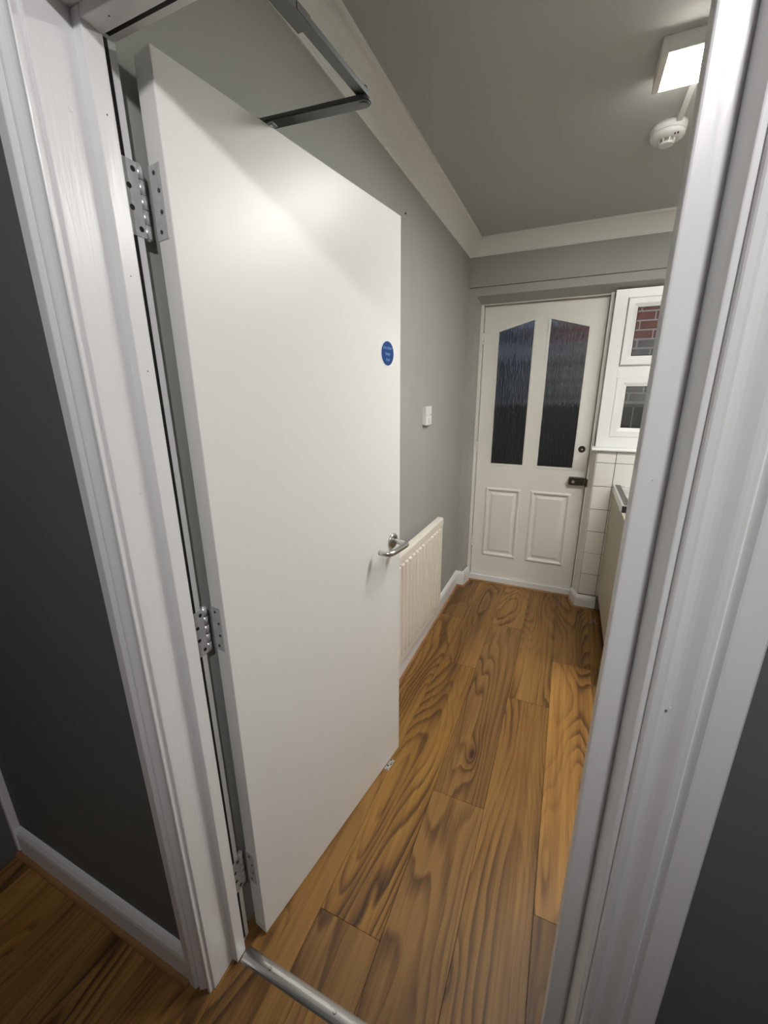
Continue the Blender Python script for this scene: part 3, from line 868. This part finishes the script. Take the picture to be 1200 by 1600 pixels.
base_unit(2.05, 2.950, UX + .004, 'beige base unit below the window tiles beside the outer door')
worktop(2.408, 2.955, UX, 'pale worktop with dark front strip and bright metal edge under the window')
fr_ = empty('shade_block', (.53, .80, 0)); tag(fr_, 'unseen tall white appliance shape added inside the doorway to shade the floor', 'shade_block')  # unseen block added to shade the floor near the threshold
b = nb(); box(b, .255, .85, .575, 1.020, .03, 1.72, .008); obj('cabinet', b, M_PLASTIC, fr_)
b = nb(); box(b, .205, .251, .577, 1.018, .62, 1.715, .008); dr = obj('shade_block_door', b, M_PLASTIC, fr_)
b = nb(); box(b, .182, .206, .600, .622, .85, 1.15, .005); obj('handle', b, M_ALU, dr)
b = nb(); box(b, .205, .251, .577, 1.018, .06, .612, .008); obj('shade_block_lower_door', b, M_PLASTIC, fr_)
for x in (.29, .81):
    for y in (.62, .97):
        b = nb(); cyl(b, (x, y, 0), (x, y, .035), .02); obj('foot', b, M_PLINTH, fr_)
# scrap of clear plastic on the floor by the plinth
b = nb()
for k in range(7):
    a = k * .9
    p = Vector((.285 + .018 * cos(a), 2.752 + .022 * sin(a), .001)); q = p + Vector((.018 * cos(a * 2.1), .014 * sin(a * 1.7), .006 + .004 * (k % 3)))
    r3 = p + Vector((.014 * sin(a), -.012 * cos(a), .001))
    vs = [b.verts.new(v) for v in (p, q, r3)]; b.faces.new(vs)
r_ = bmesh.ops.solidify(b, geom=b.faces[:], thickness=.0006)
tag(obj('plastic_scrap', b, M_CLEAR), 'small scrap of clear plastic on the floor by the base unit', 'scrap')

# ------------------------------------------------------------------ outside, seen through the glass
b = nb(); box(b, -6, 8, Y1, 12, -.25, -.15); struct('ground', b, M_YARD)
bw = nb(); box(bw, -.20, 3.2, 4.432, 4.62, -.15, 3.2); bwo = struct('wall_outside', bw, M_MORTAR)
bm_ = nb(); box(bm_, -.1035, .1035, -.03, .03, -.0310, .0310, .003, 1)
BR = bpy.data.meshes.new('brick'); bm_.to_mesh(BR); bm_.free(); BR.materials.append(M_BRICK)
BG = BR.copy(); BG.materials.clear(); BG.materials.append(M_BRICKG)
for r in range(16):
    z = 1.42 + .075 * r
    for k in range(9):
        x = -.08 + .2175 * k + (.10875 if r % 2 else 0)
        o = bpy.data.objects.new('brick', BG if z < 1.89 else BR); COL.objects.link(o); o.parent = bwo
        o.location = (x, 4.4585 + rnd.uniform(-.0015, .0015), z); o.rotation_euler = (rnd.uniform(-.01, .01), 0, rnd.uniform(-.01, .01))
fn = empty('garden_fence', (.6, 4.25, -.15)); tag(fn, 'dark board fence outside the window in front of the brick wall', 'fence')
for k in range(18):
    x = -1.9 + .20 * k
    b = nb(); box(b, x, x + .19, 4.24, 4.258, -.15, 1.34); obj('board', b, M_FENCE, fn)
b = nb(); box(b, -1.9, 1.7, 4.225, 4.275, 1.34, 1.365); obj('rail', b, M_FENCER, fn)
gg = empty('garage', (-2.2, 6.1, -.15)); tag(gg, 'grey garage with a pale fascia beyond the yard, blurred by the door glass', 'garage')
b = nb(); box(b, -5.0, -.35, 6.0, 7.5, -.15, 1.90); obj('wall', b, M_FENCER, gg)
b = nb(); box(b, -5.05, -.30, 5.95, 7.55, 1.90, 2.06); obj('fascia', b, M_SKIRT, gg)
b = nb(); prism(b, [(5.95, 2.06), (7.55, 2.06), (7.55, 2.5)], 'x', -5.05, -.30); obj('roof', b, M_FENCE, gg)
bpy.context.view_layer.update()
